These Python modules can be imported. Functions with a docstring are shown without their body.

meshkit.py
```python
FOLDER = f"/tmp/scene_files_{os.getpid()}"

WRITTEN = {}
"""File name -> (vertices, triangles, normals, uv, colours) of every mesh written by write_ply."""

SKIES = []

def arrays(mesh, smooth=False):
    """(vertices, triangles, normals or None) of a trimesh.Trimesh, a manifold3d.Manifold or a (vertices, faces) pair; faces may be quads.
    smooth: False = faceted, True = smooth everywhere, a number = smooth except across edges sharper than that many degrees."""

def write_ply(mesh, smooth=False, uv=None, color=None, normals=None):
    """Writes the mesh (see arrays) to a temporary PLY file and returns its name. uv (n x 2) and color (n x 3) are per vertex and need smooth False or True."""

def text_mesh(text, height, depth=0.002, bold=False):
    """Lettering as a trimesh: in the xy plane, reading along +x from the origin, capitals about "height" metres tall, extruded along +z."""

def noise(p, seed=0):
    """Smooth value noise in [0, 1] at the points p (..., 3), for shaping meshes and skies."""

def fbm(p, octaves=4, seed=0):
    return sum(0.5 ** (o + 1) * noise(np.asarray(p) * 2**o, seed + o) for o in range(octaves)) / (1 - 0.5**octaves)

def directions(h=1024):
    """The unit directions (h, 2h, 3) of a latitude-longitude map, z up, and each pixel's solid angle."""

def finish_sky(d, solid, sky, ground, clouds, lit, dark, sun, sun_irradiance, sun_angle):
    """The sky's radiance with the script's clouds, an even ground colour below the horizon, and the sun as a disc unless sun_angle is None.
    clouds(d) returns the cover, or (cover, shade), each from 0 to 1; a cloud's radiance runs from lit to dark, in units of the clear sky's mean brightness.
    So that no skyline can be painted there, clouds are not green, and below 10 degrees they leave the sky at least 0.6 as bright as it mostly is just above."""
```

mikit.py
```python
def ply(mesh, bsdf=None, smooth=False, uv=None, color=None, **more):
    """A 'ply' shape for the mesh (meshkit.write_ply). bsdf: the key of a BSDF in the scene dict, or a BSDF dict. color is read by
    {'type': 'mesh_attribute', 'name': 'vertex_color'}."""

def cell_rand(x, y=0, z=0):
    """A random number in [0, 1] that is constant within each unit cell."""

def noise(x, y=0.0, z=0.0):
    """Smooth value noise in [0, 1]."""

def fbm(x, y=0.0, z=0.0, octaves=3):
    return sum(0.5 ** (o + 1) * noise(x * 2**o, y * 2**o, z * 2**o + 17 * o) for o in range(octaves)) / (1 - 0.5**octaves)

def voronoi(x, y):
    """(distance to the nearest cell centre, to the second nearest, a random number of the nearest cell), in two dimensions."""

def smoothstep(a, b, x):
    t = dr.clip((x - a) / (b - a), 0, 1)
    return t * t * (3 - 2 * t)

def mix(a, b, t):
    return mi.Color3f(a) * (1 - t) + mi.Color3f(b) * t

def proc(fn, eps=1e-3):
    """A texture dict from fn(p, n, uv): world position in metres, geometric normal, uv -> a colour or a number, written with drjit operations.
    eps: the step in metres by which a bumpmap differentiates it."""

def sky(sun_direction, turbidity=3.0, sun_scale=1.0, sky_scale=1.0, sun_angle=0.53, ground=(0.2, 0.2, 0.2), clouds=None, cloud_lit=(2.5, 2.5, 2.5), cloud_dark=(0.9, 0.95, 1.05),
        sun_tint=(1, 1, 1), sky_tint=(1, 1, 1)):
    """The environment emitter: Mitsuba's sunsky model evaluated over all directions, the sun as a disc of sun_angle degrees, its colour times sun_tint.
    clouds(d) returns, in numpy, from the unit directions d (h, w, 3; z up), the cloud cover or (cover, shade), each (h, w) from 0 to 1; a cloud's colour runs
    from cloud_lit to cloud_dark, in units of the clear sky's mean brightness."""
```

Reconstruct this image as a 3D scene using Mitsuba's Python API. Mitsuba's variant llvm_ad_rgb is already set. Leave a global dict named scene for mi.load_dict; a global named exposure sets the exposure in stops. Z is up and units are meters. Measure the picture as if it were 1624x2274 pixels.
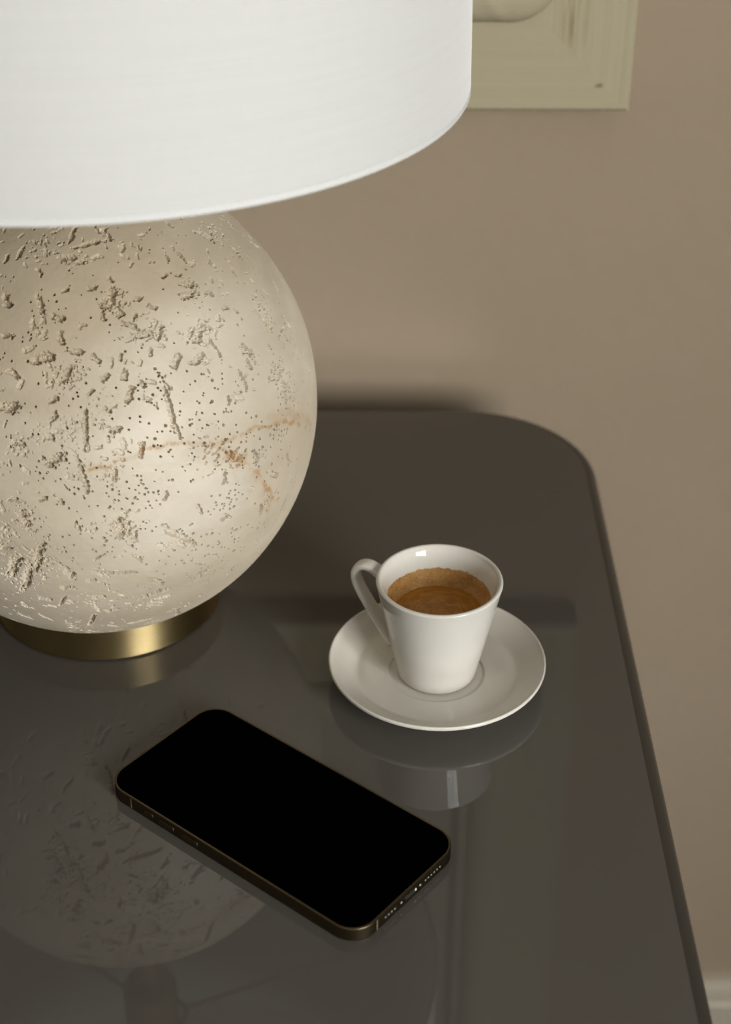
import math, random
import numpy as np, trimesh, mitsuba as mi, mikit, drjit as dr
from meshkit import noise as vnoise, fbm as vfbm
from scipy.spatial import cKDTree

random.seed(7)
rng = np.random.default_rng(7)
scene, labels = {}, {}
T = mi.ScalarTransform4f
TZ = 0.75                                   # height of the table top above the floor

# ------------------------------------------------------------------ camera, light, exposure
F_PX, PITCH, YAW, ROLL, CAM_H = 3652.3, 0.57524, -0.00352, 0.00273, 0.5579
fw = np.array([math.sin(YAW) * math.cos(PITCH), math.cos(YAW) * math.cos(PITCH), -math.sin(PITCH)])
rt = np.array([math.cos(YAW), -math.sin(YAW), 0.0])
up = -rt * math.sin(ROLL) + np.cross(rt, fw) * math.cos(ROLL)
cam = np.array([0.0, 0.0, CAM_H + TZ])
scene['camera'] = {'type': 'thinlens', 'fov_axis': 'x', 'fov': 2 * math.degrees(math.atan(812 / F_PX)),
                   'to_world': T().look_at(origin=cam.tolist(), target=(cam + fw).tolist(), up=up.tolist()),
                   'aperture_radius': 0.0043, 'focus_distance': 0.812, 'near_clip': 0.01, 'far_clip': 50.0}
exposure = 0.0
WINDOW_RADIANCE = (29.8, 30.0, 29.4)           # sheer daylight in the panes of the window
WIN_Y0, WIN_Y1, WIN_Z0, WIN_Z1 = -1.90, -0.45, 0.86, 1.88


# ------------------------------------------------------------------ helpers
def add(key, mesh, bsdf, smooth=False, **kw):
    k, n = key, 0
    while k in scene:
        n += 1
        k = f'{key}_{n:03d}'
    scene[k] = mikit.ply(mesh, bsdf, smooth=smooth, **kw)
    return k


def tag(key, label=None, cat=None, kind=None, group=None):
    labels[key] = {a: b for a, b in (('label', label), ('category', cat), ('kind', kind), ('group', group)) if b}


def mesh(v, f):
    return trimesh.Trimesh(np.asarray(v, float), np.asarray(f, int), process=False)


def box(x0, x1, y0, y1, z0, z1):
    b = trimesh.creation.box([x1 - x0, y1 - y0, z1 - z0])
    b.apply_translation([(x0 + x1) / 2, (y0 + y1) / 2, (z0 + z1) / 2])
    return b


def soft_box(x0, x1, y0, y1, z0, z1, r=0.002):
    """A box with rounded vertical corners and eased top and bottom edges."""
    m = loft(lambda i: rrect(x1 - x0 - 2 * i, y1 - y0 - 2 * i, max(r * 1.2 - i, 0.0002), 4), [(r, z0), (r * .3, z0 + r * .3), (0, z0 + r), (0, z1 - r), (r * .3, z1 - r * .3), (r, z1)])
    m.apply_translation([(x0 + x1) / 2, (y0 + y1) / 2, 0])
    return m


def rrect(w, d, r, n=10):
    """Rounded rectangle about the origin, counter-clockwise."""
    a = np.linspace(0, math.pi / 2, n)
    out = []
    for k, (sx, sy) in enumerate(((1, 1), (-1, 1), (-1, -1), (1, -1))):
        c = np.array([sx * (w / 2 - r), sy * (d / 2 - r)])
        out.append(c + r * np.stack([np.cos(a + k * math.pi / 2), np.sin(a + k * math.pi / 2)], 1))
    return np.vstack(out)


def loft(poly, profile, cap=True):
    """Rings poly(inset) at heights z for (inset, z) in profile, bottom to top, closed by fans."""
    rings = [np.column_stack([poly(i), np.full(len(poly(i)), z)]) for i, z in profile]
    n = len(rings[0])
    v = np.vstack(rings)
    f = []
    idx = np.arange(n)
    nx = (idx + 1) % n
    for k in range(len(rings) - 1):
        a, b = k * n, (k + 1) * n
        f.append(np.stack([a + idx, a + nx, b + nx], 1))
        f.append(np.stack([a + idx, b + nx, b + idx], 1))
    f = np.vstack(f)
    if cap:
        v = np.vstack([v, rings[0].mean(0), rings[-1].mean(0)])
        c0, c1 = len(v) - 2, len(v) - 1
        b = (len(rings) - 1) * n
        f = np.vstack([f, np.stack([nx, idx, idx * 0 + c0], 1), np.stack([b + idx, b + nx, idx * 0 + c1], 1)])
    return mesh(v, f)


def lathe(profile, n=128, center=(0, 0, 0), closed=False):
    """Revolves (r, z) points; returns the mesh and its uv (u round, v along)."""
    p = np.asarray(profile, float)
    a = np.linspace(0, 2 * math.pi, n + 1)
    v = np.stack([p[:, None, 0] * np.cos(a), p[:, None, 0] * np.sin(a), np.repeat(p[:, None, 1], n + 1, 1)], -1).reshape(-1, 3) + np.array(center)
    uv = np.stack(np.broadcast_arrays(a[None] / (2 * math.pi), np.linspace(0, 1, len(p))[:, None]), -1).reshape(-1, 2)
    f = []
    for i in range(len(p) - 1):
        j = np.arange(n)
        a0, b0 = i * (n + 1), (i + 1) * (n + 1)
        f += [np.stack([a0 + j, a0 + j + 1, b0 + j + 1], 1), np.stack([a0 + j, b0 + j + 1, b0 + j], 1)]
    return mesh(v, np.vstack(f)), uv


def arc(cx, cz, r, a0, a1, n=8):
    a = np.radians(np.linspace(a0, a1, n))
    return list(zip(cx + r * np.cos(a), cz + r * np.sin(a)))


def sweep(path, section, ups, closed=False):
    """Sweeps section points (m, 2) along path (n, 3); ups (n, 3) gives the section's second axis."""
    p = np.asarray(path, float)
    t = (np.roll(p, -1, 0) - np.roll(p, 1, 0)) if closed else np.gradient(p, axis=0)
    t /= np.linalg.norm(t, axis=1, keepdims=True)
    u = np.asarray(ups, float)
    u = u - (u * t).sum(1, keepdims=True) * t
    u /= np.linalg.norm(u, axis=1, keepdims=True)
    s = np.cross(t, u)
    sec = np.asarray(section(len(p)) if callable(section) else np.broadcast_to(section, (len(p),) + np.shape(section)))
    v = p[:, None] + sec[:, :, :1] * s[:, None] + sec[:, :, 1:] * u[:, None]
    n, m = sec.shape[:2]
    f = []
    j = np.arange(m)
    jn = (j + 1) % m
    for i in range(n if closed else n - 1):
        a, b = i * m, ((i + 1) % n) * m
        f += [np.stack([a + j, a + jn, b + jn], 1), np.stack([a + j, b + jn, b + j], 1)]
    v = v.reshape(-1, 3)
    if not closed:
        v = np.vstack([v, p[0], p[-1]])
        f += [np.stack([jn, j, j * 0 + n * m], 1), np.stack([(n - 1) * m + j, (n - 1) * m + jn, j * 0 + n * m + 1], 1)]
    out = mesh(v, np.vstack(f))
    if out.volume < 0:
        out.invert()
    return out


def spline(pts, n):
    """Catmull-Rom through the points."""
    from scipy.interpolate import CubicSpline
    p = np.asarray(pts, float)
    d = np.concatenate([[0], np.cumsum(np.linalg.norm(np.diff(p, axis=0), axis=1) ** .6)])
    return CubicSpline(d, p)(np.linspace(0, d[-1], n))


def rgb(*c):
    return {'type': 'rgb', 'value': list(c)}


def matte(*c):
    return {'type': 'twosided', 'b': {'type': 'diffuse', 'reflectance': rgb(*c)}}


# ------------------------------------------------------------------ materials
WALL = (0.365, 0.288, 0.208)
scene['mat_wall'] = {'type': 'twosided', 'b': {'type': 'bumpmap', 'scale': 1.0,
    'arbitrary': mikit.proc(lambda p, n, uv: 0.0004 * mikit.fbm(p.x * 90, p.y * 90, p.z * 90, 3), 2e-3),
    'b': {'type': 'diffuse', 'reflectance': mikit.proc(lambda p, n, uv: mikit.mix((WALL[0] * .97, WALL[1] * .965, WALL[2] * .95), (WALL[0] * 1.03, WALL[1] * 1.035, WALL[2] * 1.05), mikit.fbm(p.x * 9, p.y * 9, p.z * 9, 3)))}}}
scene['mat_room'] = matte(0.20, 0.183, 0.16)
scene['mat_ceiling'] = matte(0.55, 0.54, 0.52)
scene['mat_floor'] = matte(0.06, 0.045, 0.033)
scene['mat_white_paint'] = {'type': 'twosided', 'b': {'type': 'principled', 'base_color': rgb(0.52, 0.458, 0.368), 'roughness': 0.4, 'specular': 0.4}}
scene['mat_window_frame'] = matte(0.6, 0.58, 0.54)
scene['mat_table'] = {'type': 'twosided', 'b': {'type': 'plastic', 'diffuse_reflectance': rgb(0.188, 0.172, 0.152), 'int_ior': 1.54, 'nonlinear': True}}
scene['mat_glass_edge'] = {'type': 'twosided', 'b': {'type': 'plastic', 'diffuse_reflectance': rgb(0.082, 0.074, 0.061), 'int_ior': 1.52, 'nonlinear': True}}
scene['mat_table_body'] = {'type': 'twosided', 'b': {'type': 'principled', 'base_color': rgb(0.075, 0.065, 0.052), 'roughness': 0.25, 'specular': 0.5}}
def brushed(p, n, uv):
    k = mikit.noise(uv.x * 60, p.z * 9000, 1.0) * .6 + mikit.noise(uv.x * 14, p.z * 3500, 7.0) * .4
    return mi.Color3f(0.34, 0.260, 0.128) * (0.84 + 0.32 * k)


scene['mat_brass'] = {'type': 'twosided', 'b': {'type': 'roughconductor', 'material': 'none', 'specular_reflectance': mikit.proc(brushed), 'distribution': 'ggx', 'alpha_u': 0.08, 'alpha_v': 0.40}}
scene['mat_brass_plain'] = {'type': 'twosided', 'b': {'type': 'roughconductor', 'material': 'none', 'specular_reflectance': rgb(0.62, 0.47, 0.24), 'distribution': 'ggx', 'alpha': 0.2}}
scene['mat_stone'] = {'type': 'twosided', 'b': {'type': 'principled', 'base_color': {'type': 'mesh_attribute', 'name': 'vertex_color'}, 'roughness': 0.5, 'specular': 0.35}}


def linen(p, n, uv):
    warp = mikit.noise(uv.x * 900, uv.y * 30, 1.0)
    weft = mikit.noise(uv.x * 22, uv.y * 420, 2.0)
    k = 0.5 * (warp - 0.5) * 0.6 + (weft - 0.5)
    return mi.Color3f(0.735, 0.735, 0.715) * (1 + 0.035 * k)


scene['mat_linen'] = {'type': 'principledthin', 'base_color': mikit.proc(linen), 'roughness': 0.9, 'diff_trans': 0.6, 'spec_trans': 0.0, 'eta': 1.3}
scene['mat_hem'] = matte(0.62, 0.62, 0.60)
scene['mat_porcelain'] = {'type': 'twosided', 'b': {'type': 'plastic', 'diffuse_reflectance': rgb(0.605, 0.580, 0.520), 'int_ior': 1.5, 'nonlinear': False}}


# ------------------------------------------------------------------ the room
GAP = 0.05
YW = 0.9948 + GAP                            # face of the wall behind the table
RX0, RX1, RY0, RZ1 = -2.8, 1.15, -3.2, 2.7
for key, m, b in (('wall_back', box(RX0 - .1, RX1 + .1, YW, YW + .1, 0, RZ1), 'mat_wall'),
                  ('wall_left', box(RX0 - .1, RX0, RY0, YW, 0, RZ1), 'mat_room'),
                  ('wall_front', box(RX0 - .1, RX1 + .1, RY0 - .1, RY0, 0, RZ1), 'mat_room'),
                  ('floor', box(RX0 - .1, RX1 + .1, RY0 - .1, YW + .1, -.1, 0), 'mat_floor'),
                  ('ceiling', box(RX0 - .1, RX1 + .1, RY0 - .1, YW + .1, RZ1, RZ1 + .1), 'mat_ceiling')):
    add(key, m, b)
    tag(key, kind='structure')
wr = trimesh.util.concatenate([box(RX1, RX1 + .1, RY0, WIN_Y0, 0, RZ1), box(RX1, RX1 + .1, WIN_Y1, YW, 0, RZ1),
                               box(RX1, RX1 + .1, WIN_Y0, WIN_Y1, 0, WIN_Z0), box(RX1, RX1 + .1, WIN_Y0, WIN_Y1, WIN_Z1, RZ1)])
add('wall_right', wr, 'mat_room')
tag('wall_right', kind='structure')
labels['wall_back']['label'] = 'plain taupe painted wall behind the table'

# window: casing, two mullions, one transom, six bright panes
fr = [box(RX1 + .02, RX1 + .08, WIN_Y0, WIN_Y0 + .05, WIN_Z0, WIN_Z1), box(RX1 + .02, RX1 + .08, WIN_Y1 - .05, WIN_Y1, WIN_Z0, WIN_Z1),
      box(RX1 + .02, RX1 + .08, WIN_Y0, WIN_Y1, WIN_Z0, WIN_Z0 + .05), box(RX1 + .02, RX1 + .08, WIN_Y0, WIN_Y1, WIN_Z1 - .05, WIN_Z1)]
add('window_1', trimesh.util.concatenate(fr), 'mat_window_frame')
tag('window_1', kind='structure')
ys = np.linspace(WIN_Y0 + .05, WIN_Y1 - .05, 4)
for y in ys[1:-1]:
    add('window_1__mullion', box(RX1 + .03, RX1 + .07, y - .025, y + .025, WIN_Z0 + .05, WIN_Z1 - .05), 'mat_window_frame')
for a, b in zip(ys[:-1], ys[1:]):
    y0, y1, z0, z1 = a + (.025 if a > ys[0] else 0), b - (.025 if b < ys[-1] else 0), WIN_Z0 + .05, WIN_Z1 - .05
    q = mesh([[RX1 + .055, y0, z0], [RX1 + .055, y1, z0], [RX1 + .055, y1, z1], [RX1 + .055, y0, z1]], [[0, 2, 1], [0, 3, 2]])
    add('window_1__pane', q, matte(.5, .5, .5), emitter={'type': 'area', 'radiance': rgb(*WINDOW_RADIANCE)})

# skirting board behind the table
BB = TZ - 0.627
prof = [(0, 0), (.016, 0), (.016, BB - .026), (.0135, BB - .022), (.0135, BB - .019), (.0155, BB - .0165), (.0155, BB - .010), (.0135, BB - .004), (.008, BB - .0005), (.004, BB), (0, BB)]
n = len(prof)
v = [[x, YW - d, z] for x in (RX0, RX1) for d, z in prof]
f = [[i, (i + 1) % n, n + (i + 1) % n] for i in range(n)] + [[i, n + (i + 1) % n, n + i] for i in range(n)]
m = mesh(v, f)
m.fix_normals()
add('baseboard_back', m, 'mat_white_paint', smooth=25)
tag('baseboard_back', 'off-white moulded skirting board at the foot of the taupe wall', kind='structure')


# ------------------------------------------------------------------ picture frame on the wall
def grain(axis):
    def fn(p, n, uv):
        u, w = (p.x, p.z) if axis == 'x' else (p.z, p.x)
        warp = mikit.noise(u * 9, w * 40, 3.0) * 0.006
        ring = mikit.noise(0.5 + u * 2.5, (w + warp) * 520, 5.0)
        fine = mikit.noise(u * 16, (w + warp * .4) * 1700, 9.0)
        k = dr.clip(0.5 + (0.28 if axis == 'x' else 0.5) * (ring - .5) + (0.22 if axis == 'x' else 0.6) * (fine - .5), 0, 1)
        c = mikit.mix((0.405, 0.355, 0.234), (0.465, 0.414, 0.288), k)
        if axis == 'z':                       # brown streak of bare grain beside the moulding
            s = mikit.smoothstep(0.012, 0.002, dr.abs(p.x - 0.1245)) * mikit.smoothstep(TZ + .235, TZ + .259, p.z) * mikit.smoothstep(TZ + .357, TZ + .307, p.z) * mikit.smoothstep(.45, .75, mikit.noise(u * 24, w * 1300, 4.0))
            c = mikit.mix(c, mi.Color3f(0.24, 0.185, 0.10), s * 0.75)
        else:                                 # small dark knot near the corner
            r = dr.sqrt(dr.square((p.x - 0.1430) * 1.0 - (p.z - TZ - .2205) * .8) + dr.square((p.z - TZ - .2205) * 2.2))
            c = mikit.mix(c, mi.Color3f(0.20, 0.165, 0.10), mikit.smoothstep(0.0042, 0.0010, r) * .95)
        return c
    return fn


for ax in 'xz':
    scene[f'mat_wood_{ax}'] = {'type': 'twosided', 'b': {'type': 'bumpmap', 'scale': 1.0,
        'arbitrary': mikit.proc((lambda p, n, uv: 0.00010 * mikit.noise(p.x * 6, p.z * 700, 5.0)) if ax == 'x' else (lambda p, n, uv: 0.00015 * mikit.noise(p.z * 6, p.x * 700, 5.0)), 5e-4),
        'b': {'type': 'diffuse', 'reflectance': mikit.proc(grain(ax))}}}
FX0, FX1, FZ0, FZ1, FT, FW = -0.463, 0.1630, TZ + 0.2030, TZ + 1.0030, 0.030, 0.088
yf = YW - FT


def frame_piece(a, b, inward):
    """One mitred board of the frame from outer corner a to b, with an eased outer and inner edge."""
    a, b, q = np.array(a), np.array(b), np.array(inward)
    d = (b - a) / np.linalg.norm(b - a)
    prof = [(0, FT), (0, .003), (.0025, 0), (FW - .002, 0), (FW, .002), (FW, FT)]      # (inward, depth behind the front)
    v = []
    for e, s in ((a, 1), (b, -1)):
        for w, dep in prof:
            x, z = e + q * w + d * s * w
            v.append([x, yf + dep, z])
    n = len(prof)
    f = [[i, (i + 1) % n, n + (i + 1) % n] for i in range(n)] + [[i, n + (i + 1) % n, n + i] for i in range(n)]
    f += [[0, k + 1, k] for k in range(1, n - 1)] + [[n, n + k, n + k + 1] for k in range(1, n - 1)]
    m = mesh(v, f)
    m.fix_normals()
    return m


add('picture_frame__rail', frame_piece((FX0, FZ0), (FX1, FZ0), (0, 1)), 'mat_wood_x')
add('picture_frame__rail', frame_piece((FX0, FZ1), (FX1, FZ1), (0, -1)), 'mat_wood_x')
add('picture_frame__stile', frame_piece((FX1, FZ0), (FX1, FZ1), (-1, 0)), 'mat_wood_z')
add('picture_frame__stile', frame_piece((FX0, FZ0), (FX0, FZ1), (1, 0)), 'mat_wood_z')
# carved half-round moulding on the front of the boards, a rounded-corner ring with a faint rope twist
MX, MZ, MR, MC = 0.0640, 0.0740, 0.0145, 0.0150
ring = rrect(FX1 - FX0 - 2 * MX, FZ1 - FZ0 - 2 * MZ, MC, 40)
seg = []
for i in range(len(ring)):
    p, q = ring[i], ring[(i + 1) % len(ring)]
    k = max(1, int(np.linalg.norm(q - p) / .0015))
    seg += [p + (q - p) * j / k for j in range(k)]
seg = np.array(seg)
path = np.column_stack([seg[:, 0] + (FX0 + FX1) / 2, np.full(len(seg), yf + .001), seg[:, 1] + (FZ0 + FZ1) / 2])
s_along = np.concatenate([[0], np.cumsum(np.linalg.norm(np.diff(seg, axis=0), axis=1))])


def rope(nn):
    a = np.linspace(0, 2 * math.pi, 28, endpoint=False)
    tw = 0.5 + 0.5 * np.cos(s_along[:, None] * 2 * math.pi / .034 + a[None] * 2.0)
    r = MR * (1.0 + 0.055 * tw ** 6 * np.clip(np.sin(a), 0, 1))
    return np.stack([r * 1.15 * np.cos(a), r * np.sin(a)], -1)


add('picture_frame__moulding', sweep(path, rope, np.tile([0, -1.0, 0], (len(path), 1)), closed=True), 'mat_wood_x', smooth=True)
scene['mat_print'] = matte(0.33, 0.29, 0.22)
add('picture_frame__panel', box(FX0 + FW - .004, FX1 - FW + .004, yf + .012, yf + .018, FZ0 + FW - .004, FZ1 - FW + .004), 'mat_print')
tag('picture_frame', 'pale greenish-beige wooden frame with carved moulding on the taupe wall', 'picture frame')

# ------------------------------------------------------------------ the table
X1, YB, CR = 0.1473, 0.9948, 0.084
X0, YF = -0.62, 0.30
TW, TD = X1 - X0, YB - YF
tc = ((X0 + X1) / 2, (YF + YB) / 2)
TH, BR = 0.028, 0.0078
plan = lambda i: rrect(TW - 2 * i, TD - 2 * i, CR - i, 40)
DROP = 0.0005                                # the plate falls away a little towards its edge
crown = [(BR + .026 * (1 - k), TZ - DROP * k * k) for k in np.linspace(1, 0, 8)]
top = loft(plan, [(BR, TZ - .008)] + crown)
edge = [(BR, TZ - TH), (.0020, TZ - TH), (.0006, TZ - TH + .0008), (0, TZ - TH + .003)] + [(BR - BR * math.cos(a), TZ - DROP - BR + BR * math.sin(a)) for a in np.linspace(0, math.pi / 2, 12)]
rim_ = loft(plan, edge, cap=False)
for mm, key, b in ((top, 'side_table__top', 'mat_table'), (rim_, 'side_table__top__glass_edge', 'mat_glass_edge')):
    mm.apply_translation([tc[0], tc[1], 0])
    add(key, mm, b, smooth=30)
tag('side_table__top__glass_edge', 'dark polished rounded edge')
body = loft(lambda i: rrect(TW - .03 - 2 * i, TD - .03 - 2 * i, CR - .015 - i, 24), [(.003, .15), (0, .153), (0, TZ - TH)])
body.apply_translation([tc[0], tc[1], 0])
add('side_table__body', body, 'mat_table_body', smooth=30)
for k in range(2):
    z0, z1 = (.17, .435) if k == 0 else (.445, .71)
    d = add('side_table__drawer', soft_box(X0 + CR, X1 - CR, YF + .003, YF + .02, z0, z1, .002), 'mat_table_body', smooth=30)
    kn, _ = lathe([(0, -.022), (.010, -.021), (.014, -.016), (.012, -.010), (.006, -.006), (.006, 0)], 32)
    kn.apply_transform(trimesh.transformations.rotation_matrix(-math.pi / 2, [1, 0, 0]))
    kn.apply_translation([tc[0], YF + .003, (z0 + z1) / 2])
    add(d + '__knob', kn, 'mat_brass_plain', smooth=40)
for lx in (X0 + .07, X1 - .07):
    for ly in (YF + .07, YB - .07):
        leg, _ = lathe([(0, 0), (.012, 0), (.013, .002), (.022, .15), (0, .15)], 32, (lx, ly, 0))
        add('side_table__leg', leg, 'mat_table_body', smooth=30)
tag('side_table', 'glossy dark grey-brown side table with a rounded corner beside the taupe wall', 'table')
tag('side_table__top', 'glossy taupe-grey top with rounded edge')

# ------------------------------------------------------------------ the lamp
LX, LY = -0.1505, 0.7724
GR, GC, GZ = 0.1216, 0.1266, 0.1278 + TZ
ring_p = [(.050, TZ + .0009), (.0634, TZ + .0009), (.0640, TZ + .0013), (.0641, TZ + .0019), (.0641, TZ + .0215), (.0636, TZ + .0225), (.050, TZ + .0225)]
m, uv = lathe(ring_p, 256, (LX, LY, 0))
add('table_lamp__base_ring', m, 'mat_brass', smooth=True, uv=uv)
m, _ = lathe([(0, TZ), (.0612, TZ), (.0612, TZ + .0009), (0, TZ + .0009)], 128, (LX, LY, 0))
scene['mat_foot_shadow'] = matte(.012, .011, .010)
add('table_lamp__foot_shadow_pad', m, 'mat_foot_shadow', smooth=30)  # black disc in the foot gap, added to deepen the shadow line under the ring
tag('table_lamp__base_ring', 'brushed brass ring foot')


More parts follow.
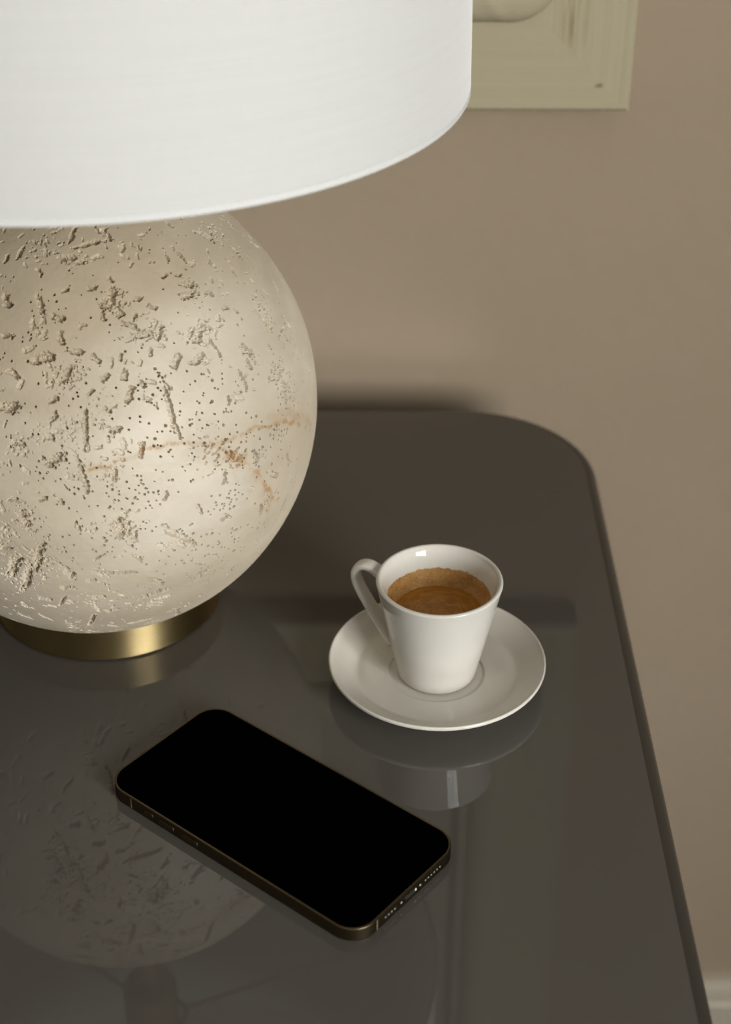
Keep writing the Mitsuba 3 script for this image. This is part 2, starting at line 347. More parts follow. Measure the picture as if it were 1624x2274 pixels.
# travertine globe: an ellipsoid grid, fine where it faces the room, with carved pits and pores
def globe():
    h = 0.00033
    a0, a1 = math.radians(-128), math.radians(22)
    az = np.concatenate([np.arange(a0, a1, h / GR), np.arange(a1, a0 + 2 * math.pi, .0014 / GR)])
    t0, t1 = math.acos(min(1, .112 / .1266)), math.pi - math.asin(.052 / .1216)
    th = np.arange(t0 * .36, t1, h / .125)
    A, TH_ = np.meshgrid(az, th)
    P = np.stack([GR * np.sin(TH_) * np.cos(A), GR * np.sin(TH_) * np.sin(A), GC * np.cos(TH_)], -1).reshape(-1, 3)
    N = P / np.array([GR ** 2, GR ** 2, GC ** 2])
    N /= np.linalg.norm(N, axis=1, keepdims=True)
    rows, cols = A.shape
    depth = np.zeros(len(P))
    tree = cKDTree(P)
    wob = [vnoise(P * 700, 3) - .5, vnoise(P * 1500, 4) - .5, vnoise(P * 330, 5) - .5]
    floor_n = vfbm(P * 900, 2, 21)
    crumb_n = vfbm(P * 620, 2, 23)

    def at(lon, lat):
        a, b = math.radians(lon), math.radians(lat)
        return np.array([GR * math.cos(b) * math.cos(a), GR * math.cos(b) * math.sin(a), GC * math.sin(b)])

    def axes(c):
        n = c / np.array([GR ** 2, GR ** 2, GC ** 2])
        n /= np.linalg.norm(n)
        e = np.cross([0, 0, 1.0], n)
        e /= np.linalg.norm(e)
        return e, np.cross(n, e)

    def pit(c, t, a, b, d, jag=.55, sharp=.32):
        ids = np.array(tree.query_ball_point(c, a * 1.6 + .001))
        if len(ids) == 0:
            return
        n = c / np.array([GR ** 2, GR ** 2, GC ** 2])
        n /= np.linalg.norm(n)
        t = t - (t @ n) * n
        t /= np.linalg.norm(t)
        s = np.cross(n, t)
        q = P[ids] - c
        bend = b * 1.2 * np.sin((q @ t) / a * 2.2) * .5
        r = np.sqrt(((q @ t) / a) ** 2 + ((q @ s - bend) / b) ** 2)
        r = r + jag * (1.3 * wob[0][ids] + .8 * wob[1][ids] + .8 * wob[2][ids])
        k = np.clip((1 - r) / sharp, 0, 1)
        k = k * k * (3 - 2 * k)
        depth[ids] = np.maximum(depth[ids], d * k * (.35 + 1.15 * floor_n[ids]))

    def crumble(c, rad, d, cut=.50):
        ids = np.array(tree.query_ball_point(c, rad * 1.3))
        if len(ids) == 0:
            return
        r = np.linalg.norm(P[ids] - c, axis=1) / rad + .8 * wob[2][ids] + .5 * wob[0][ids]
        k = np.clip((crumb_n[ids] - cut - .25 * np.clip(r - .45, 0, 1)) * 9, 0, 1) * np.clip((1.15 - r) * 4, 0, 1)
        depth[ids] = np.maximum(depth[ids], d * k)

    # the large pits of this stone: longitude, latitude, half length, half width, depth (mm), direction (degrees from east)
    pits = [(-104.9, 61.2, np.float64(3.8), 1.56, 1.8, 59), (-110.1, 59.0, np.float64(3.1), 1.3, 1.7, 67), (-80.0, 66.4, np.float64(4.6), 1.3, 1.7, 59), (-72.6, 63.4, np.float64(8.9), 1.56, 2.0, 2), (-60.8, 65.0, np.float64(5.2), 1.56, 1.8, -104), (-65.3, 67.4, np.float64(4.4), 1.04, 1.6, -96), (-82.7, 60.2, np.float64(5.3), 2.34, 2.1, -32), (-77.5, 58.8, np.float64(2.9), 1.56, 1.7, -41), (-94.1, 56.7, np.float64(3.0), 1.3, 1.7, -73), (-92.6, 49.2, np.float64(6.4), 1.82, 1.9, -83), (-87.0, 45.8, np.float64(3.4), 2.6, 2.0, -61), (-85.8, 41.3, np.float64(3.5), 2.08, 1.9, 60), (-104.2, 49.1, np.float64(3.8), 2.34, 2.0, 84), (-102.1, 41.4, np.float64(3.4), 2.6, 2.0, -51), (-68.9, 49.4, np.float64(6.2), 3.64, 2.4, 12), (-67.5, 46.1, np.float64(4.3), 1.82, 1.9, -89), (-72.6, 45.6, np.float64(2.9), 1.82, 1.8, 43), (-60.2, 47.7, np.float64(1.8), 1.82, 1.8, -58), (-56.6, 45.2, np.float64(2.1), 1.82, 1.8, -81), (-65.5, 42.7, np.float64(5.5), 1.56, 1.9, -48), (-61.1, 39.8, np.float64(6.1), 1.82, 1.9, -21), (-57.0, 39.4, np.float64(4.1), 1.56, 1.8, 32), (-62.9, 43.8, np.float64(1.6), 1.56, 1.7, -12), (-67.1, 53.3, np.float64(2.1), 1.56, 1.7, -96), (-74.4, 52.0, np.float64(2.3), 1.82, 1.8, -40), (-83.9, 52.0, np.float64(2.1), 1.56, 1.7, -24), (-41.0, 55.2, np.float64(2.6), 1.04, 1.6, -120), (-35.1, 54.5, np.float64(5.5), 1.3, 1.8, -98), (-14.3, 54.0, np.float64(5.1), 2.34, 2.0, -110), (-16.0, 56.2, np.float64(3.4), 1.3, 1.7, -57), (-25.4, 61.6, np.float64(2.6), 1.3, 1.6, -120), (-50.5, 60.4, np.float64(2.4), 1.3, 1.7, -71), (-40.0, 47.3, np.float64(3.7), 3.12, 2.2, -68), (-42.9, 45.3, np.float64(4.5), 2.6, 2.1, -41), (-41.7, 50.3, np.float64(2.1), 1.56, 1.7, -69), (-46.9, 51.3, np.float64(2.2), 1.56, 1.7, -30), (-34.7, 43.6, np.float64(2.1), 1.82, 1.8, -74), (-32.4, 39.1, np.float64(2.0), 1.82, 1.8, -64), (-29.1, 37.1, np.float64(1.7), 1.3, 1.6, -107), (-44.8, 36.9, np.float64(7.4), 2.6, 2.2, 14), (-47.7, 37.3, np.float64(3.3), 1.82, 1.8, 8), (-42.2, 36.9, np.float64(3.8), 1.82, 1.8, -49), (-42.4, 32.0, np.float64(6.1), 1.04, 1.7, -87), (-55.0, 32.5, np.float64(3.8), 2.08, 1.9, 17), (-48.8, 31.4, np.float64(4.9), 2.08, 1.9, -5), (-61.3, 35.8, np.float64(2.4), 1.3, 1.7, 35), (-81.5, 38.1, np.float64(2.8), 2.34, 2.0, -65), (-76.3, 36.2, np.float64(2.8), 1.82, 1.8, -82), (-69.8, 35.8, np.float64(2.1), 1.04, 1.6, 40), (-90.7, 37.0, np.float64(5.5), 3.12, 2.3, -19), (-32.6, 28.2, np.float64(4.1), 2.86, 2.1, -103), (-33.8, 25.3, np.float64(3.4), 1.82, 1.8, -106), (-21.0, 32.3, np.float64(4.9), 1.56, 1.8, -90), (-8.5, 46.4, np.float64(3.0), 1.3, 1.7, -115), (-18.9, 44.0, np.float64(2.4), 1.3, 1.6, -125), (-24.8, 49.4, np.float64(2.3), 1.04, 1.6, -129), (-37.8, 23.0, np.float64(5.8), 1.56, 1.9, -99), (-44.0, 20.4, np.float64(2.7), 1.04, 1.6, -128), (-98.4, 33.4, np.float64(3.2), 2.08, 1.9, -65), (-84.4, 33.4, np.float64(4.5), 2.6, 2.1, 18), (-74.5, 32.1, np.float64(2.3), 2.08, 1.9, -7), (-69.6, 32.1, np.float64(2.6), 1.82, 1.8, 35), (-65.6, 29.6, np.float64(3.7), 1.3, 1.7, -94), (-69.3, 27.5, np.float64(4.9), 1.82, 1.9, 45), (-78.6, 29.3, np.float64(2.0), 1.04, 1.6, 5), (-99.3, 26.2, np.float64(4.6), 3.9, 2.5, -56), (-80.8, 21.5, np.float64(11.2), 1.3, 2.0, -102), (-59.9, 23.3, np.float64(13.6), 1.56, 2.2, -95), (-59.4, 18.7, np.float64(8.7), 1.04, 1.8, -85), (-59.3, 27.8, np.float64(3.0), 1.04, 1.6, -89), (-73.9, 20.8, np.float64(3.2), 2.08, 1.9, -38), (-88.1, 28.0, np.float64(2.7), 2.08, 1.9, -21), (-88.0, 24.6, np.float64(2.7), 2.34, 2.0, -1), (-89.3, 20.3, np.float64(3.0), 1.82, 1.8, -63), (-96.7, 18.7, np.float64(4.1), 2.08, 1.9, -38), (-68.5, 15.5, np.float64(4.2), 1.56, 1.8, 52), (-82.3, 11.2, np.float64(9.4), 1.56, 2.0, -88), (-88.5, 15.4, np.float64(5.0), 3.12, 2.3, -11), (-75.2, 11.3, np.float64(3.4), 1.56, 1.8, 55), (-64.3, 3.9, np.float64(2.1), 1.82, 1.8, 19), (-49.0, 3.8, np.float64(3.9), 1.56, 1.8, -120), (-49.4, -6.9, np.float64(2.7), 1.56, 1.7, -24), (-56.3, -1.7, np.float64(4.2), 1.04, 1.6, -83), (-75.5, -2.2, np.float64(5.6), 3.64, 2.4, 49), (-73.5, -2.5, np.float64(5.2), 1.56, 1.8, -111), (-72.1, -4.6, np.float64(2.6), 1.82, 1.8, 50), (-61.7, -7.4, np.float64(11.4), 2.08, 2.1, -53), (-59.4, -9.5, np.float64(6.2), 1.3, 1.7, -46), (-84.7, -0.4, np.float64(3.4), 1.3, 1.7, -97), (-96.4, 1.0, np.float64(4.1), 3.12, 2.2, 68), (-95.3, -1.6, np.float64(2.3), 1.56, 1.7, -69), (-98.5, 5.8, np.float64(2.3), 2.08, 1.9, -41), (-91.8, 6.2, np.float64(2.1), 1.82, 1.8, -33), (-88.2, 6.2, np.float64(3.3), 1.56, 1.8, -72), (-94.6, -9.4, np.float64(12.2), 2.34, 2.2, 62), (-98.6, -16.4, np.float64(13.7), 2.6, 2.2, 58), (-101.3, -13.0, np.float64(9.0), 3.64, 2.4, 40), (-88.2, -13.8, np.float64(6.2), 2.6, 2.1, -83), (-89.1, -19.1, np.float64(3.6), 2.08, 1.9, -35), (-101.8, -7.3, np.float64(2.4), 2.08, 1.9, -48), (-76.9, -14.9, np.float64(12.0), 1.3, 2.0, -18), (-71.9, -11.0, np.float64(4.1), 1.3, 1.7, -71), (-80.7, -9.5, np.float64(3.9), 1.04, 1.6, 20), (-83.1, -16.9, np.float64(2.6), 1.56, 1.7, -37), (-67.8, -25.3, np.float64(8.7), 2.08, 2.1, -6), (-66.9, -20.8, np.float64(5.5), 2.08, 1.9, -77), (-55.5, -22.6, np.float64(5.2), 2.08, 1.9, -9), (-42.9, -28.0, np.float64(3.6), 2.08, 1.9, 31), (-95.7, -24.0, np.float64(3.4), 2.08, 1.9, -52), (-91.2, -24.6, np.float64(5.6), 1.3, 1.7, 53), (-81.8, -23.2, np.float64(3.3), 1.56, 1.7, -35), (-78.8, -30.2, np.float64(3.8), 1.82, 1.8, -15), (-85.0, -35.6, np.float64(10.0), 1.56, 1.8, 66), (-79.2, -41.4, np.float64(5.6), 1.3, 1.7, -66), (-70.4, -41.1, np.float64(6.3), 1.56, 1.9, -7), (-55.8, -44.4, np.float64(14.7), 1.56, 1.8, 100), (-66.7, -31.3, np.float64(5.5), 1.3, 1.7, -52), (-98.0, -34.3, np.float64(5.8), 1.3, 1.7, -67), (-104.8, -35.7, np.float64(4.1), 1.3, 1.7, -57), (-2.7, 32.8, np.float64(3.6), 1.04, 1.6, -120), (-9.5, 25.6, np.float64(4.0), 1.04, 1.6, -102), (-11.4, 35.2, np.float64(2.2), 1.04, 1.6, -101), (-17.7, 37.1, np.float64(2.5), 1.3, 1.7, -81), (-23.6, 25.8, np.float64(2.0), 1.04, 1.6, -115), (-23.6, 16.7, np.float64(4.5), 1.82, 1.9, -112), (-24.2, 13.6, np.float64(4.0), 1.56, 1.8, -106), (-12.3, 18.5, np.float64(2.6), 1.04, 1.6, -101), (-39.0, 4.9, np.float64(3.5), 2.08, 1.9, -112), (-32.8, -2.7, np.float64(3.9), 1.82, 1.8, -59), (-26.4, -14.8, np.float64(5.7), 1.04, 1.7, -132), (-37.4, -10.0, np.float64(4.3), 1.56, 1.8, -110), (-26.9, -1.5, np.float64(3.6), 1.56, 1.7, -90)]
    for lon, lat, L, w, d, ang in pits:
        c = at(lon, lat)
        e, n = axes(c)
        pit(c, e * math.cos(math.radians(ang)) + n * math.sin(math.radians(ang)), L * .001, w * .001, d * .0013, .6)
    for lon, lat, rad in [(-69.2, 48.6, 8.5), (-67.5, 46.1, 6.2), (-60.7, 40.7, 9.6), (-44.9, 36.6, 10.2), (-41.1, 45.4, 6.8), (-75.0, -2.6, 8.5), (-96.8, 17.2, 6.2), (-94.9, -10.8, 12.5), (-100.0, -15.0, 11.3), (-32.8, 26.6, 7.4), (-84.2, 33.4, 9.6), (-23.2, 13.1, 7.4), (-38.3, 4.6, 5.7), (-51.6, 11.3, 12.5), (-93.8, 63.5, 8.5), (-8.3, 52.6, 7.9), (-78.8, 59.7, 6.8), (-45.9, 7.1, 6.2), (-18.5, 31.9, 8.5), (-24.3, 19.3, 8.5), (-75.6, 12.6, 8.5), (-84.2, -23.9, 7.4), (-55.4, -23.6, 7.4), (-101.0, -2.4, 11.3), (-95.8, 1.6, 8.5), (-76.0, 25.9, 7.4)]:
        crumble(at(lon, lat), rad * .001, rng.uniform(.0010, .0017), rng.uniform(.52, .59))
    # the same stone all round: random pits of every size away from the measured face, small ones everywhere
    def rand_dir(k):
        z = rng.uniform(-.92, .95, k)
        a = rng.uniform(0, 2 * math.pi, k)
        r = np.sqrt(1 - z * z)
        return np.stack([r * np.cos(a) * GR, r * np.sin(a) * GR, z * GC], 1)

    back = [c for c in rand_dir(420) if not (-2.3 < math.atan2(c[1], c[0]) < .25)]
    for c in back:
        pit(c, np.array([rng.normal() * .5, rng.normal() * .5, 1.0]), rng.uniform(.002, .008), rng.uniform(.0009, .003), rng.uniform(.0009, .0016))
    for c in rand_dir(60):
        crumble(c, rng.uniform(.003, .009), rng.uniform(.0005, .0010), rng.uniform(.54, .61))
    sm = rand_dir(9000)
    dens = vfbm(sm * 55, 2, 31) + .12 * np.clip(-(sm[:, 0] + .02) / .12, -1, 1)
    for c in sm[dens > .53][:1500]:
        a = rng.uniform(.0006, .0019) if rng.random() < .8 else rng.uniform(.0018, .0034)
        pit(c, np.array([rng.normal() * .7, rng.normal() * .7, 1.0]), a, a * rng.uniform(.45, .9), rng.uniform(.0007, .0015), .5, .5)
    # pores: fine deep needle holes, in swarms
    swarms = [(-74.3, 5.6, 3.8, 27), (-69.1, 6.8, 3.2, 20), (-49.4, -1.9, 3.2, 27), (-56.2, 12.7, 7.0, 32), (-62.9, 24.4, 8.9, 32), (-68.9, 22.5, 7.6, 24), (-40.2, 7.1, 3.8, 20), (-13.3, 23.7, 2.5, 24), (-13.8, 32.4, 3.8, 24), (-83.4, -6.2, 6.3, 20), (-77.3, -6.2, 5.7, 19), (-56.3, -16.4, 5.7, 32), (-48.0, -18.9, 4.4, 32), (-73.8, -27.9, 4.4, 27), (-94.7, 16.3, 5.7, 27), (-86.0, 9.3, 3.8, 19), (-22.2, 14.9, 2.5, 24), (-29.9, 7.1, 3.2, 24), (-48.8, 17.8, 4.4, 17), (-35.8, -9.5, 2.5, 17), (-90.5, 46.3, 8.9, 24), (-7.3, 44.5, 3.2, 20)]
    pores = []
    for lon, lat, spread, k in swarms:
        for _ in range(k):
            pores.append(at(lon + rng.normal() * spread, lat + rng.normal() * spread * .7))
    pores += list(rand_dir(1500))
    for c in pores:
        ids = np.array(tree.query_ball_point(c, .0012))
        if len(ids):
            r = np.linalg.norm(P[ids] - c, axis=1)
            R = rng.uniform(.00026, .00050) if rng.random() < .85 else rng.uniform(.0005, .0007)
            k = np.clip((R * 1.2 - r) / (R * .55), 0, 1)
            depth[ids] = np.maximum(depth[ids], rng.uniform(.0024, .0040) * k)
    # gentle hand-worked unevenness
    depth += .00035 * (vfbm(P * 45, 2, 41) - .5) + .00010 * (vnoise(P * 400, 42) - .5) + .00007 * (vnoise(P * 1100, 43) - .5)
    V = P - N * depth[:, None]

    # colour: cloudy cream and tan, broad light and shade painted in, with rust veins
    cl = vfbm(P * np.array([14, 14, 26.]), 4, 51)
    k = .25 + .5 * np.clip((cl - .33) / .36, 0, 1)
    for lon, lat, rad, amt in [(-49.4, 27.2, 0.045, 0.45), (-68.5, 1.7, 0.05, 0.35), (-51.9, -0.9, 0.03, 0.3), (-52.8, 58.8, 0.06, -0.45), (-96.3, 46.2, 0.06, -0.35), (-96.7, 22.0, 0.05, -0.25), (-34.1, 4.4, 0.028, -0.3), (-72.6, -26.1, 0.06, -0.22)]:  # blobs: own tone plus painted shading, paler lit side, tan shaded top and left
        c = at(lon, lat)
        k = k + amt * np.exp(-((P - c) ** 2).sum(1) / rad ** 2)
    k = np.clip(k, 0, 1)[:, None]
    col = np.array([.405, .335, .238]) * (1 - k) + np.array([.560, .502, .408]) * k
    k2 = np.clip((vfbm(P * 60, 3, 61) - .5) * 1.6, -.5, .5)[:, None]
    col = col * (1 + .12 * k2)
    veins = [([(-80.7, 12.6), (-76.6, 13.2), (-70.2, 14.8), (-64.7, 15.6), (-57.0, 14.5), (-50.1, 12.4), (-44.9, 12.0), (-39.1, 11.6), (-34.4, 10.8), (-25.5, 7.5), (-17.3, 2.9)], 0.0008, 0.8), ([(-57.0, 14.5), (-51.4, 12.3), (-46.9, 8.8), (-44.6, 6.4), (-40.1, 1.9), (-36.3, -4.1), (-30.3, -10.9)], 0.0009, 0.95), ([(-46.4, 8.2), (-45.3, 6.9), (-43.7, 5.4)], 0.0022, 0.8), ([(-32.1, 12.4), (-22.9, 8.1), (-11.9, -0.6)], 0.0026, 0.3), ([(-51.6, 11.3), (-48.4, 8.0), (-45.0, 3.9)], 0.003, 0.25), ([(-41.0, 0.5), (-37.0, -6.3), (-33.5, -12.1)], 0.003, 0.25)]
    vn = vfbm(P * 330, 3, 71)
    vm = vfbm(P * 130, 2, 72)
    for pts, w, st in veins:
        q = np.array([at(*p) for p in spline(pts, 80)])
        q = q + (vfbm(q * 220, 2, 73)[:, None] - .5) * np.array([.001, .001, .004])
        d, _ = cKDTree(q).query(P, distance_upper_bound=.012)
        d = d + (vn - .5) * w * 4.0
        s = np.clip(1 - d / (w * 1.8), 0, 1)[:, None] * st * np.clip(.45 + 2.2 * (vm - .35), .25, 1.2)[:, None]
        s = np.clip(s, 0, .85)
        halo = np.exp(-np.minimum(np.maximum(d, 0), 1) / .0040)[:, None] * st * .42 * vm[:, None] * 1.6
        col = col * (1 - halo) + np.array([.40, .315, .22]) * halo
        col = col * (1 - s) + np.array([.36, .215, .095]) * s
    i, j = np.meshgrid(np.arange(rows - 1), np.arange(cols), indexing='ij')
    jn = (j + 1) % cols
    a, b, c, d = i * cols + j, i * cols + jn, (i + 1) * cols + jn, (i + 1) * cols + j
    f = np.vstack([np.stack([a, d, c], -1).reshape(-1, 3), np.stack([a, c, b], -1).reshape(-1, 3)])
    V = V + np.array([LX, LY, GZ])
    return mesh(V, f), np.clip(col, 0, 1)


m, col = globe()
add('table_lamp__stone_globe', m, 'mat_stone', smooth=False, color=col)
tag('table_lamp__stone_globe', 'round pitted cream travertine body with rust veins')

gt = GZ + GC
m, _ = lathe([(.030, gt - .008), (.030, gt + .001), (.029, gt + .002), (.010, gt + .002), (.0085, gt + .004), (.0085, gt + .075), (.0175, gt + .077), (.0185, gt + .080), (.0185, gt + .118), (.017, gt + .121), (0, gt + .121)], 64, (LX, LY, 0))
add('table_lamp__neck', m, 'mat_brass_plain', smooth=35)
bz = gt + .121
m, _ = lathe([(.013, bz - .004), (.0135, bz + .012), (.018, bz + .026), (.027, bz + .045), (.030, bz + .060), (.028, bz + .075), (.021, bz + .086), (.010, bz + .0925), (0, bz + .094)], 48, (LX, LY, 0))
scene['mat_bulb'] = {'type': 'twosided', 'b': {'type': 'plastic', 'diffuse_reflectance': rgb(.78, .77, .74)}}
add('table_lamp__bulb', m, 'mat_bulb', smooth=True)
# drum shade, a little wider below, hung very slightly out of true as in the photograph
SR, SH, SZ = 0.1895, 0.27, 0.3047 + TZ
tilt = T().translate([-0.1425, 0.7733, SZ]).rotate([0, 1, 0], math.degrees(0.0138)).rotate([1, 0, 0], math.degrees(-0.0181))
M = np.array(tilt.matrix, float)


def tilted(mm):
    mm = mm.copy()
    mm.apply_transform(M)
    return mm


slope = -0.030
m, uv = lathe([(SR + slope * z, z) for z in np.linspace(.002, SH - .002, 24)], 256)
add('table_lamp__shade', tilted(m), 'mat_linen', smooth=True, uv=uv)
tag('table_lamp__shade', 'white linen drum shade')
for z in (0.0, SH):
    r = SR + slope * z
    e = 1 if z == 0 else -1
    sec = [(r - .0016, z), (r - .0010, z - e * .0004), (r - .0002, z - e * .0003), (r + .0002, z + e * .0004), (r + .00015, z + e * .0026), (r - .0016, z + e * .0030), (r - .0016, z)]
    if e < 0:
        sec = sec[::-1]
    m, _ = lathe(sec, 256)
    add('table_lamp__shade__hem', tilted(m), 'mat_hem', smooth=40)
sp = [trimesh.creation.torus(.014, .0016, 32, 10)]
for k in range(3):
    c = trimesh.creation.cylinder(.0013, SR + slope * .06 - .013, sections=10)
    c.apply_transform(trimesh.transformations.rotation_matrix(math.pi / 2, [0, 1, 0]))
    c.apply_translation([(SR + slope * .06 + .013) / 2, 0, 0])
    c.apply_transform(trimesh.transformations.rotation_matrix(k * 2 * math.pi / 3 + .4, [0, 0, 1]))
    sp.append(c)
sp = trimesh.util.concatenate(sp)
sp.apply_translation([0, 0, .060])
add('table_lamp__spider', tilted(sp), 'mat_brass_plain', smooth=40)
tag('table_lamp', 'table lamp with pitted travertine globe, brass foot and white drum shade', 'lamp')

# ------------------------------------------------------------------ saucer and cup
CX, CY = 0.0360, 0.6957
SAR, SAZ = 0.0580, 0.0145
up_p = [(0, .0040), (.0225, .0040), (.0249, .0040), (.0254, .0043), (.0257, .0049), (.0264, .0052), (.034, .0055), (.0420, .0058), (.0442, .0063), (.0500, .0098), (.0545, .0125), (.0560, .0136)]
lip = [(.0567, .01425), (.0573, .01455), (.0578, .0143), (.05805, .0137), (.05795, .0128), (.0573, .0119)]
lo_p = [(.0545, .0096), (.0495, .0074), (.0440, .0046), (.0380, .0032), (.0345, .0024), (.0335, .0006), (.0328, 0), (.0316, 0), (.0310, .0006), (.0300, .0014), (0, .0014)]
pts = spline(up_p[6:] + lip, 44).tolist()
sa = up_p[:6] + pts + lo_p
m, _ = lathe([(r, z + TZ) for r, z in sa[::-1]], 192, (CX, CY, 0))
add('saucer', m, 'mat_porcelain', smooth=35)
tag('saucer', 'white porcelain saucer under the coffee cup on the grey table', 'saucer')

CB, CT = 0.0046, 0.0662                     # underside and rim of the cup
WT = 0.0042
o_top, o_low = (0.03305, CT - .0016), (0.0214, CB + .0044)
outer = [(.0, CB + .0012), (.0165, CB + .0012), (.0172, CB), (.0190, CB)] + spline([(.0194, CB + .0004), (.0204, CB + .0014), (.0210, CB + .0028), o_low], 12).tolist()
outer += [(o_low[0] + (o_top[0] - o_low[0]) * k, o_low[1] + (o_top[1] - o_low[1]) * k) for k in np.linspace(.1, 1, 8)]
rim = arc(o_top[0] - .0013, CT - .0016, .0013, 8, 150, 10)
inn = lambda z: o_low[0] + (o_top[0] - o_low[0]) * (z - o_low[1]) / (o_top[1] - o_low[1]) - WT + .0024 * np.exp(-np.maximum(CT - z, 0) / .007)
inner = [(inn(z), z) for z in np.linspace(CT - .0021, CB + .014, 34)] + [(.0172, CB + .0080), (.0150, CB + .0050), (0, CB + .0042)]
m, _ = lathe([(r, z + TZ) for r, z in outer + rim + inner], 160, (CX, CY, 0))
add('coffee_cup__body', m, 'mat_porcelain', smooth=40)
ha = math.radians(156)
hd = np.array([math.cos(ha), math.sin(ha), 0])
hp = spline([(.0312, .0572), (.0352, .0610), (.0420, .0628), (.0470, .0590), (.0470, .0520), (.0420, .0420), (.0345, .0305), (.0252, .0175)], 60)
path = np.array([[CX, CY, TZ]]) + hp[:, :1] * hd + hp[:, 1:] * np.array([[0, 0, 1.0]])
tg = np.gradient(hp, axis=0)
nrm = np.column_stack([-tg[:, 1:] * hd[0], -tg[:, 1:] * hd[1], tg[:, 0]])
a = np.linspace(0, 2 * math.pi, 24, endpoint=False)
wid = np.interp(np.linspace(0, 1, 60), [0, .3, .7, 1], [.0046, .0041, .0044, .0052])
sec = np.stack([wid[:, None] * np.sign(np.cos(a)) * np.abs(np.cos(a)) ** .75, np.broadcast_to(.0022 * np.sign(np.sin(a)) * np.abs(np.sin(a)) ** .8, (60, 24))], -1)
add('coffee_cup__handle', sweep(path, lambda n: sec, nrm), 'mat_porcelain', smooth=True)
tag('coffee_cup', 'white porcelain espresso cup with a loop handle standing on the saucer', 'cup')

# coffee: the liquid with its crema and the film it left on the wall of the cup
LZ, FZ = 0.0443, 0.0541
def coffee_colour(p, n, uv):
    x, y = p.x - CX, p.y - CY
    r = dr.sqrt(x * x + y * y)
    swirl = mikit.fbm(dr.atan2(y, x) * 3.0 + 40.0, r * 900, 2.0, 3)
    fine = mikit.noise(p.x * 2600, p.y * 2600, 1.0)
    k = 0.55 * swirl + 0.30 * mikit.fbm(p.x * 160, p.y * 420, 4.0, 3) + 0.15 * fine
    return mikit.mix((0.275, 0.108, 0.013), (0.400, 0.182, 0.032), mikit.smoothstep(.3, .75, k))


def crema_colour(p, n, uv):
    k = .5 * mikit.fbm(p.x * 260, p.y * 260, p.z * 260, 2) + .5 * mikit.noise(p.x * 1700, p.y * 1700, p.z * 1700)
    c = mikit.mix((0.315, 0.150, 0.036), (0.445, 0.250, 0.088), mikit.smoothstep(.25, .75, k))
    speck = mikit.smoothstep(.82, .92, mikit.noise(p.x * 1300, p.y * 1300, p.z * 1300 + 9))
    return mikit.mix(c, mi.Color3f(0.16, 0.062, 0.015), speck * .55)


scene['mat_coffee'] = {'type': 'twosided', 'b': {'type': 'principled', 'roughness': 0.35, 'specular': 0.2, 'base_color': mikit.proc(coffee_colour)}}
scene['mat_crema'] = {'type': 'twosided', 'b': {'type': 'principled', 'roughness': 0.5, 'specular': 0.3, 'base_color': mikit.proc(crema_colour)}}
rl = inn(LZ) - .0002
m, _ = lathe([(0, LZ - .0015), (rl - .001, LZ - .0015), (rl, LZ + .0004), (rl - .0012, LZ), (rl * .6, LZ - .0001), (0, LZ - .0001)], 128, (CX, CY, TZ))
add('coffee__liquid', m, 'mat_coffee', smooth=35)
aa = np.linspace(0, 2 * math.pi, 481)[:-1]
edge = FZ + 0.0015 * (vfbm(np.column_stack([np.cos(aa) * 7, np.sin(aa) * 7, aa * 0]), 3, 5) - .5) + .0008 * (vnoise(np.column_stack([np.cos(aa) * 38, np.sin(aa) * 38, aa * 0]), 6) - .5)
rows = []
for k in np.linspace(0, 1, 8):
    z = LZ - .0005 + (edge - LZ + .0005) * k
    r = inn(z) - .00025 * (1 - .7 * k ** 3) - .0009 * (1 - k) ** 4
    rows.append(np.column_stack([CX + r * np.cos(aa), CY + r * np.sin(aa), TZ + z]))
V = np.vstack(rows)
j = np.arange(480)
jn = (j + 1) % 480
f = np.vstack([np.vstack([np.stack([i * 480 + j, (i + 1) * 480 + jn, i * 480 + jn], 1), np.stack([i * 480 + j, (i + 1) * 480 + j, (i + 1) * 480 + jn], 1)]) for i in range(7)])
add('coffee__crema_film', mesh(V, f), 'mat_crema', smooth=True)
tag('coffee', 'brown espresso with a ring of crema in the white cup', 'coffee')
tag('coffee__crema_film', 'tan crema film clinging to the wall of the cup')

# ------------------------------------------------------------------ the phone
PL, PW, PT, PR = 0.1608, 0.0781, 0.00765, 0.0128
PX, PY, PA = -0.0433, 0.5851, -0.678
PM = trimesh.transformations.translation_matrix([PX, PY, TZ]) @ trimesh.transformations.rotation_matrix(PA, [0, 0, 1])


def ph(mm):
    mm = mm.copy()
    mm.apply_transform(PM)
    return mm


scene['mat_gold'] = {'type': 'twosided', 'b': {'type': 'roughconductor', 'material': 'none', 'specular_reflectance': rgb(0.115, 0.089, 0.053), 'distribution': 'ggx', 'alpha': 0.12}}
scene['mat_gold_dark'] = {'type': 'twosided', 'b': {'type': 'roughconductor', 'material': 'none', 'specular_reflectance': rgb(0.11, 0.085, 0.048), 'distribution': 'ggx', 'alpha': 0.2}}
scene['mat_band'] = {'type': 'twosided', 'b': {'type': 'principled', 'base_color': rgb(.10, .085, .05), 'roughness': .6, 'specular': .2}}
scene['mat_screen'] = {'type': 'twosided', 'b': {'type': 'diffuse', 'reflectance': rgb(.0004, .0004, .0004)}}
scene['mat_port'] = {'type': 'twosided', 'b': {'type': 'principled', 'base_color': rgb(.012, .010, .008), 'roughness': .5}}
scene['mat_port_pale'] = {'type': 'twosided', 'b': {'type': 'principled', 'base_color': rgb(.85, .83, .78), 'roughness': .35}}
scene['mat_steel_and_glint'] = {'type': 'twosided', 'b': {'type': 'principled', 'base_color': rgb(.33, .315, .29), 'roughness': .45, 'metallic': 0.2}}  # screws, and the painted glints of the speaker holes
poly = lambda i: rrect(PL - 2 * i, PW - 2 * i, PR - i, 16)
c1 = .0005
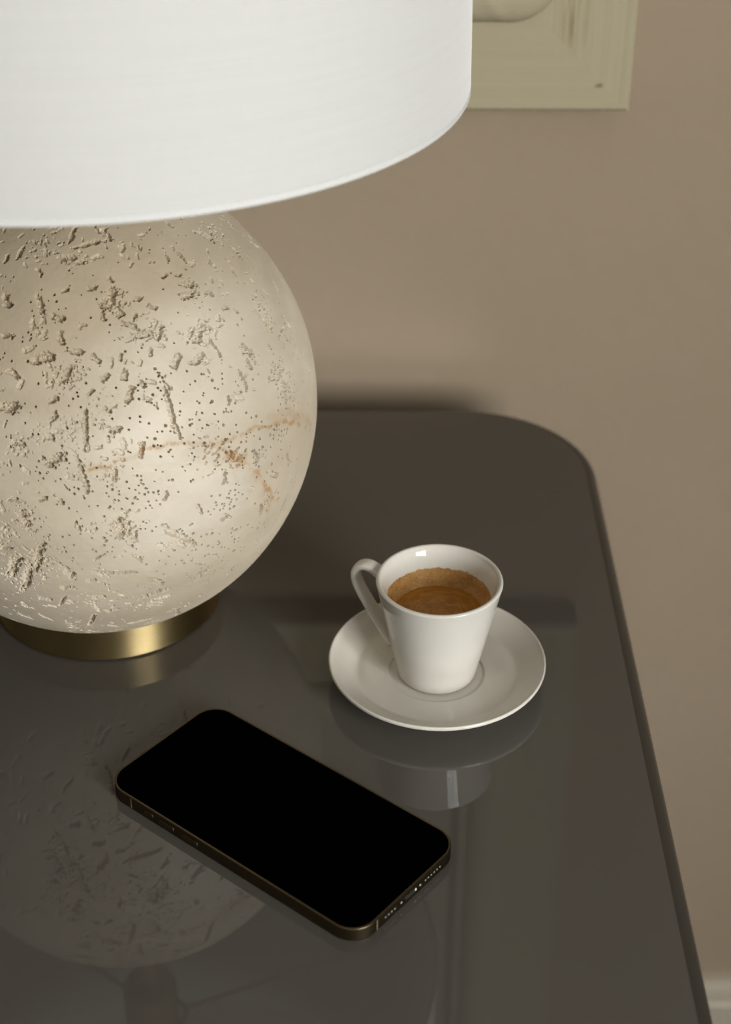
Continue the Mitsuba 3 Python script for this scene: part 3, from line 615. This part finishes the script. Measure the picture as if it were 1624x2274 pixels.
fr = loft(poly, [(.0018, .0003), (.0010, .0003)] + [(c1 - c1 * math.cos(a), .0003 + c1 - c1 * math.sin(a)) for a in np.linspace(math.pi / 2, 0, 5)] + [(c1 - c1 * math.cos(a), PT - c1 + c1 * math.sin(a)) for a in np.linspace(0, math.pi / 2, 5)] + [(.0011, PT), (.0011, PT - .002)], cap=False)
add('smartphone__frame', ph(fr), 'mat_gold', smooth=30)
tag('smartphone__frame', 'gold metal frame')
gi = .0011
add('smartphone__screen', ph(loft(poly, [(gi, PT - .0024), (gi, PT - .0001), (gi + .0002, PT + .0001), (gi + .0006, PT + .0002)])), 'mat_screen', smooth=30)
tag('smartphone__screen', 'black switched-off screen')
add('smartphone__back', ph(loft(poly, [(.0014, .0), (.0008, .0003), (.0008, .0012)])), 'mat_gold_dark', smooth=30)


def side(xc, length, zc, high, proud, face, bsdf, name, r=None):
    """A pill-shaped piece let into the near long side (face 'near') or the bottom end (face 'end') of the phone, at xc along that side."""
    r = high / 2 * .98 if r is None else r
    mm = loft(lambda i: rrect(length - 2 * i, high - 2 * i, max(r - i, .00005), 8), [(0, -.0012), (0, proud - .0001), (.00012, proud)])
    mm.apply_transform(trimesh.transformations.rotation_matrix(math.pi / 2, [1, 0, 0]))
    if face == 'near':
        mm.apply_translation([xc, -PW / 2, zc])
    else:
        mm.apply_transform(trimesh.transformations.rotation_matrix(math.pi / 2, [0, 0, 1]))
        mm.apply_translation([PL / 2, xc, zc])
    return add('smartphone__' + name, ph(mm), bsdf, smooth=30)


zc = PT / 2
side(-.0493, .0062, zc, .0030, .0004, 'near', 'mat_gold_dark', 'mute_switch')
side(-.0375, .0106, zc, .0030, .0005, 'near', 'mat_gold_dark', 'volume_button')
side(-.0218, .0106, zc, .0030, .0005, 'near', 'mat_gold_dark', 'volume_button')
side(-.0615, .0010, zc, PT - .0012, .00003, 'near', 'mat_band', 'antenna_band', .00005)
side(-.0245, .0010, zc, PT - .0012, .00003, 'end', 'mat_band', 'antenna_band', .00005)
side(0, .0086, zc, .0028, .00003, 'end', 'mat_port', 'charging_port')
side(.0036, .0011, zc, .0016, .0001, 'end', 'mat_port_pale', 'charging_port__pale_dot')  # near-white dot at one end of the port
for y in (-.0070, .0070):
    side(y, .0014, zc, .0014, .00006, 'end', 'mat_steel_and_glint', 'screw')
for y in [.0110 + .0022 * k for k in range(6)] + [-.0118 - .0022 * k for k in range(4)]:
    side(y, .0011, zc, .0011, .00004, 'end', 'mat_steel_and_glint', 'speaker_hole_glint')  # pale discs stand in for light caught inside the speaker holes
tag('smartphone', 'black-screened smartphone with gold edges lying face up on the grey table', 'phone')
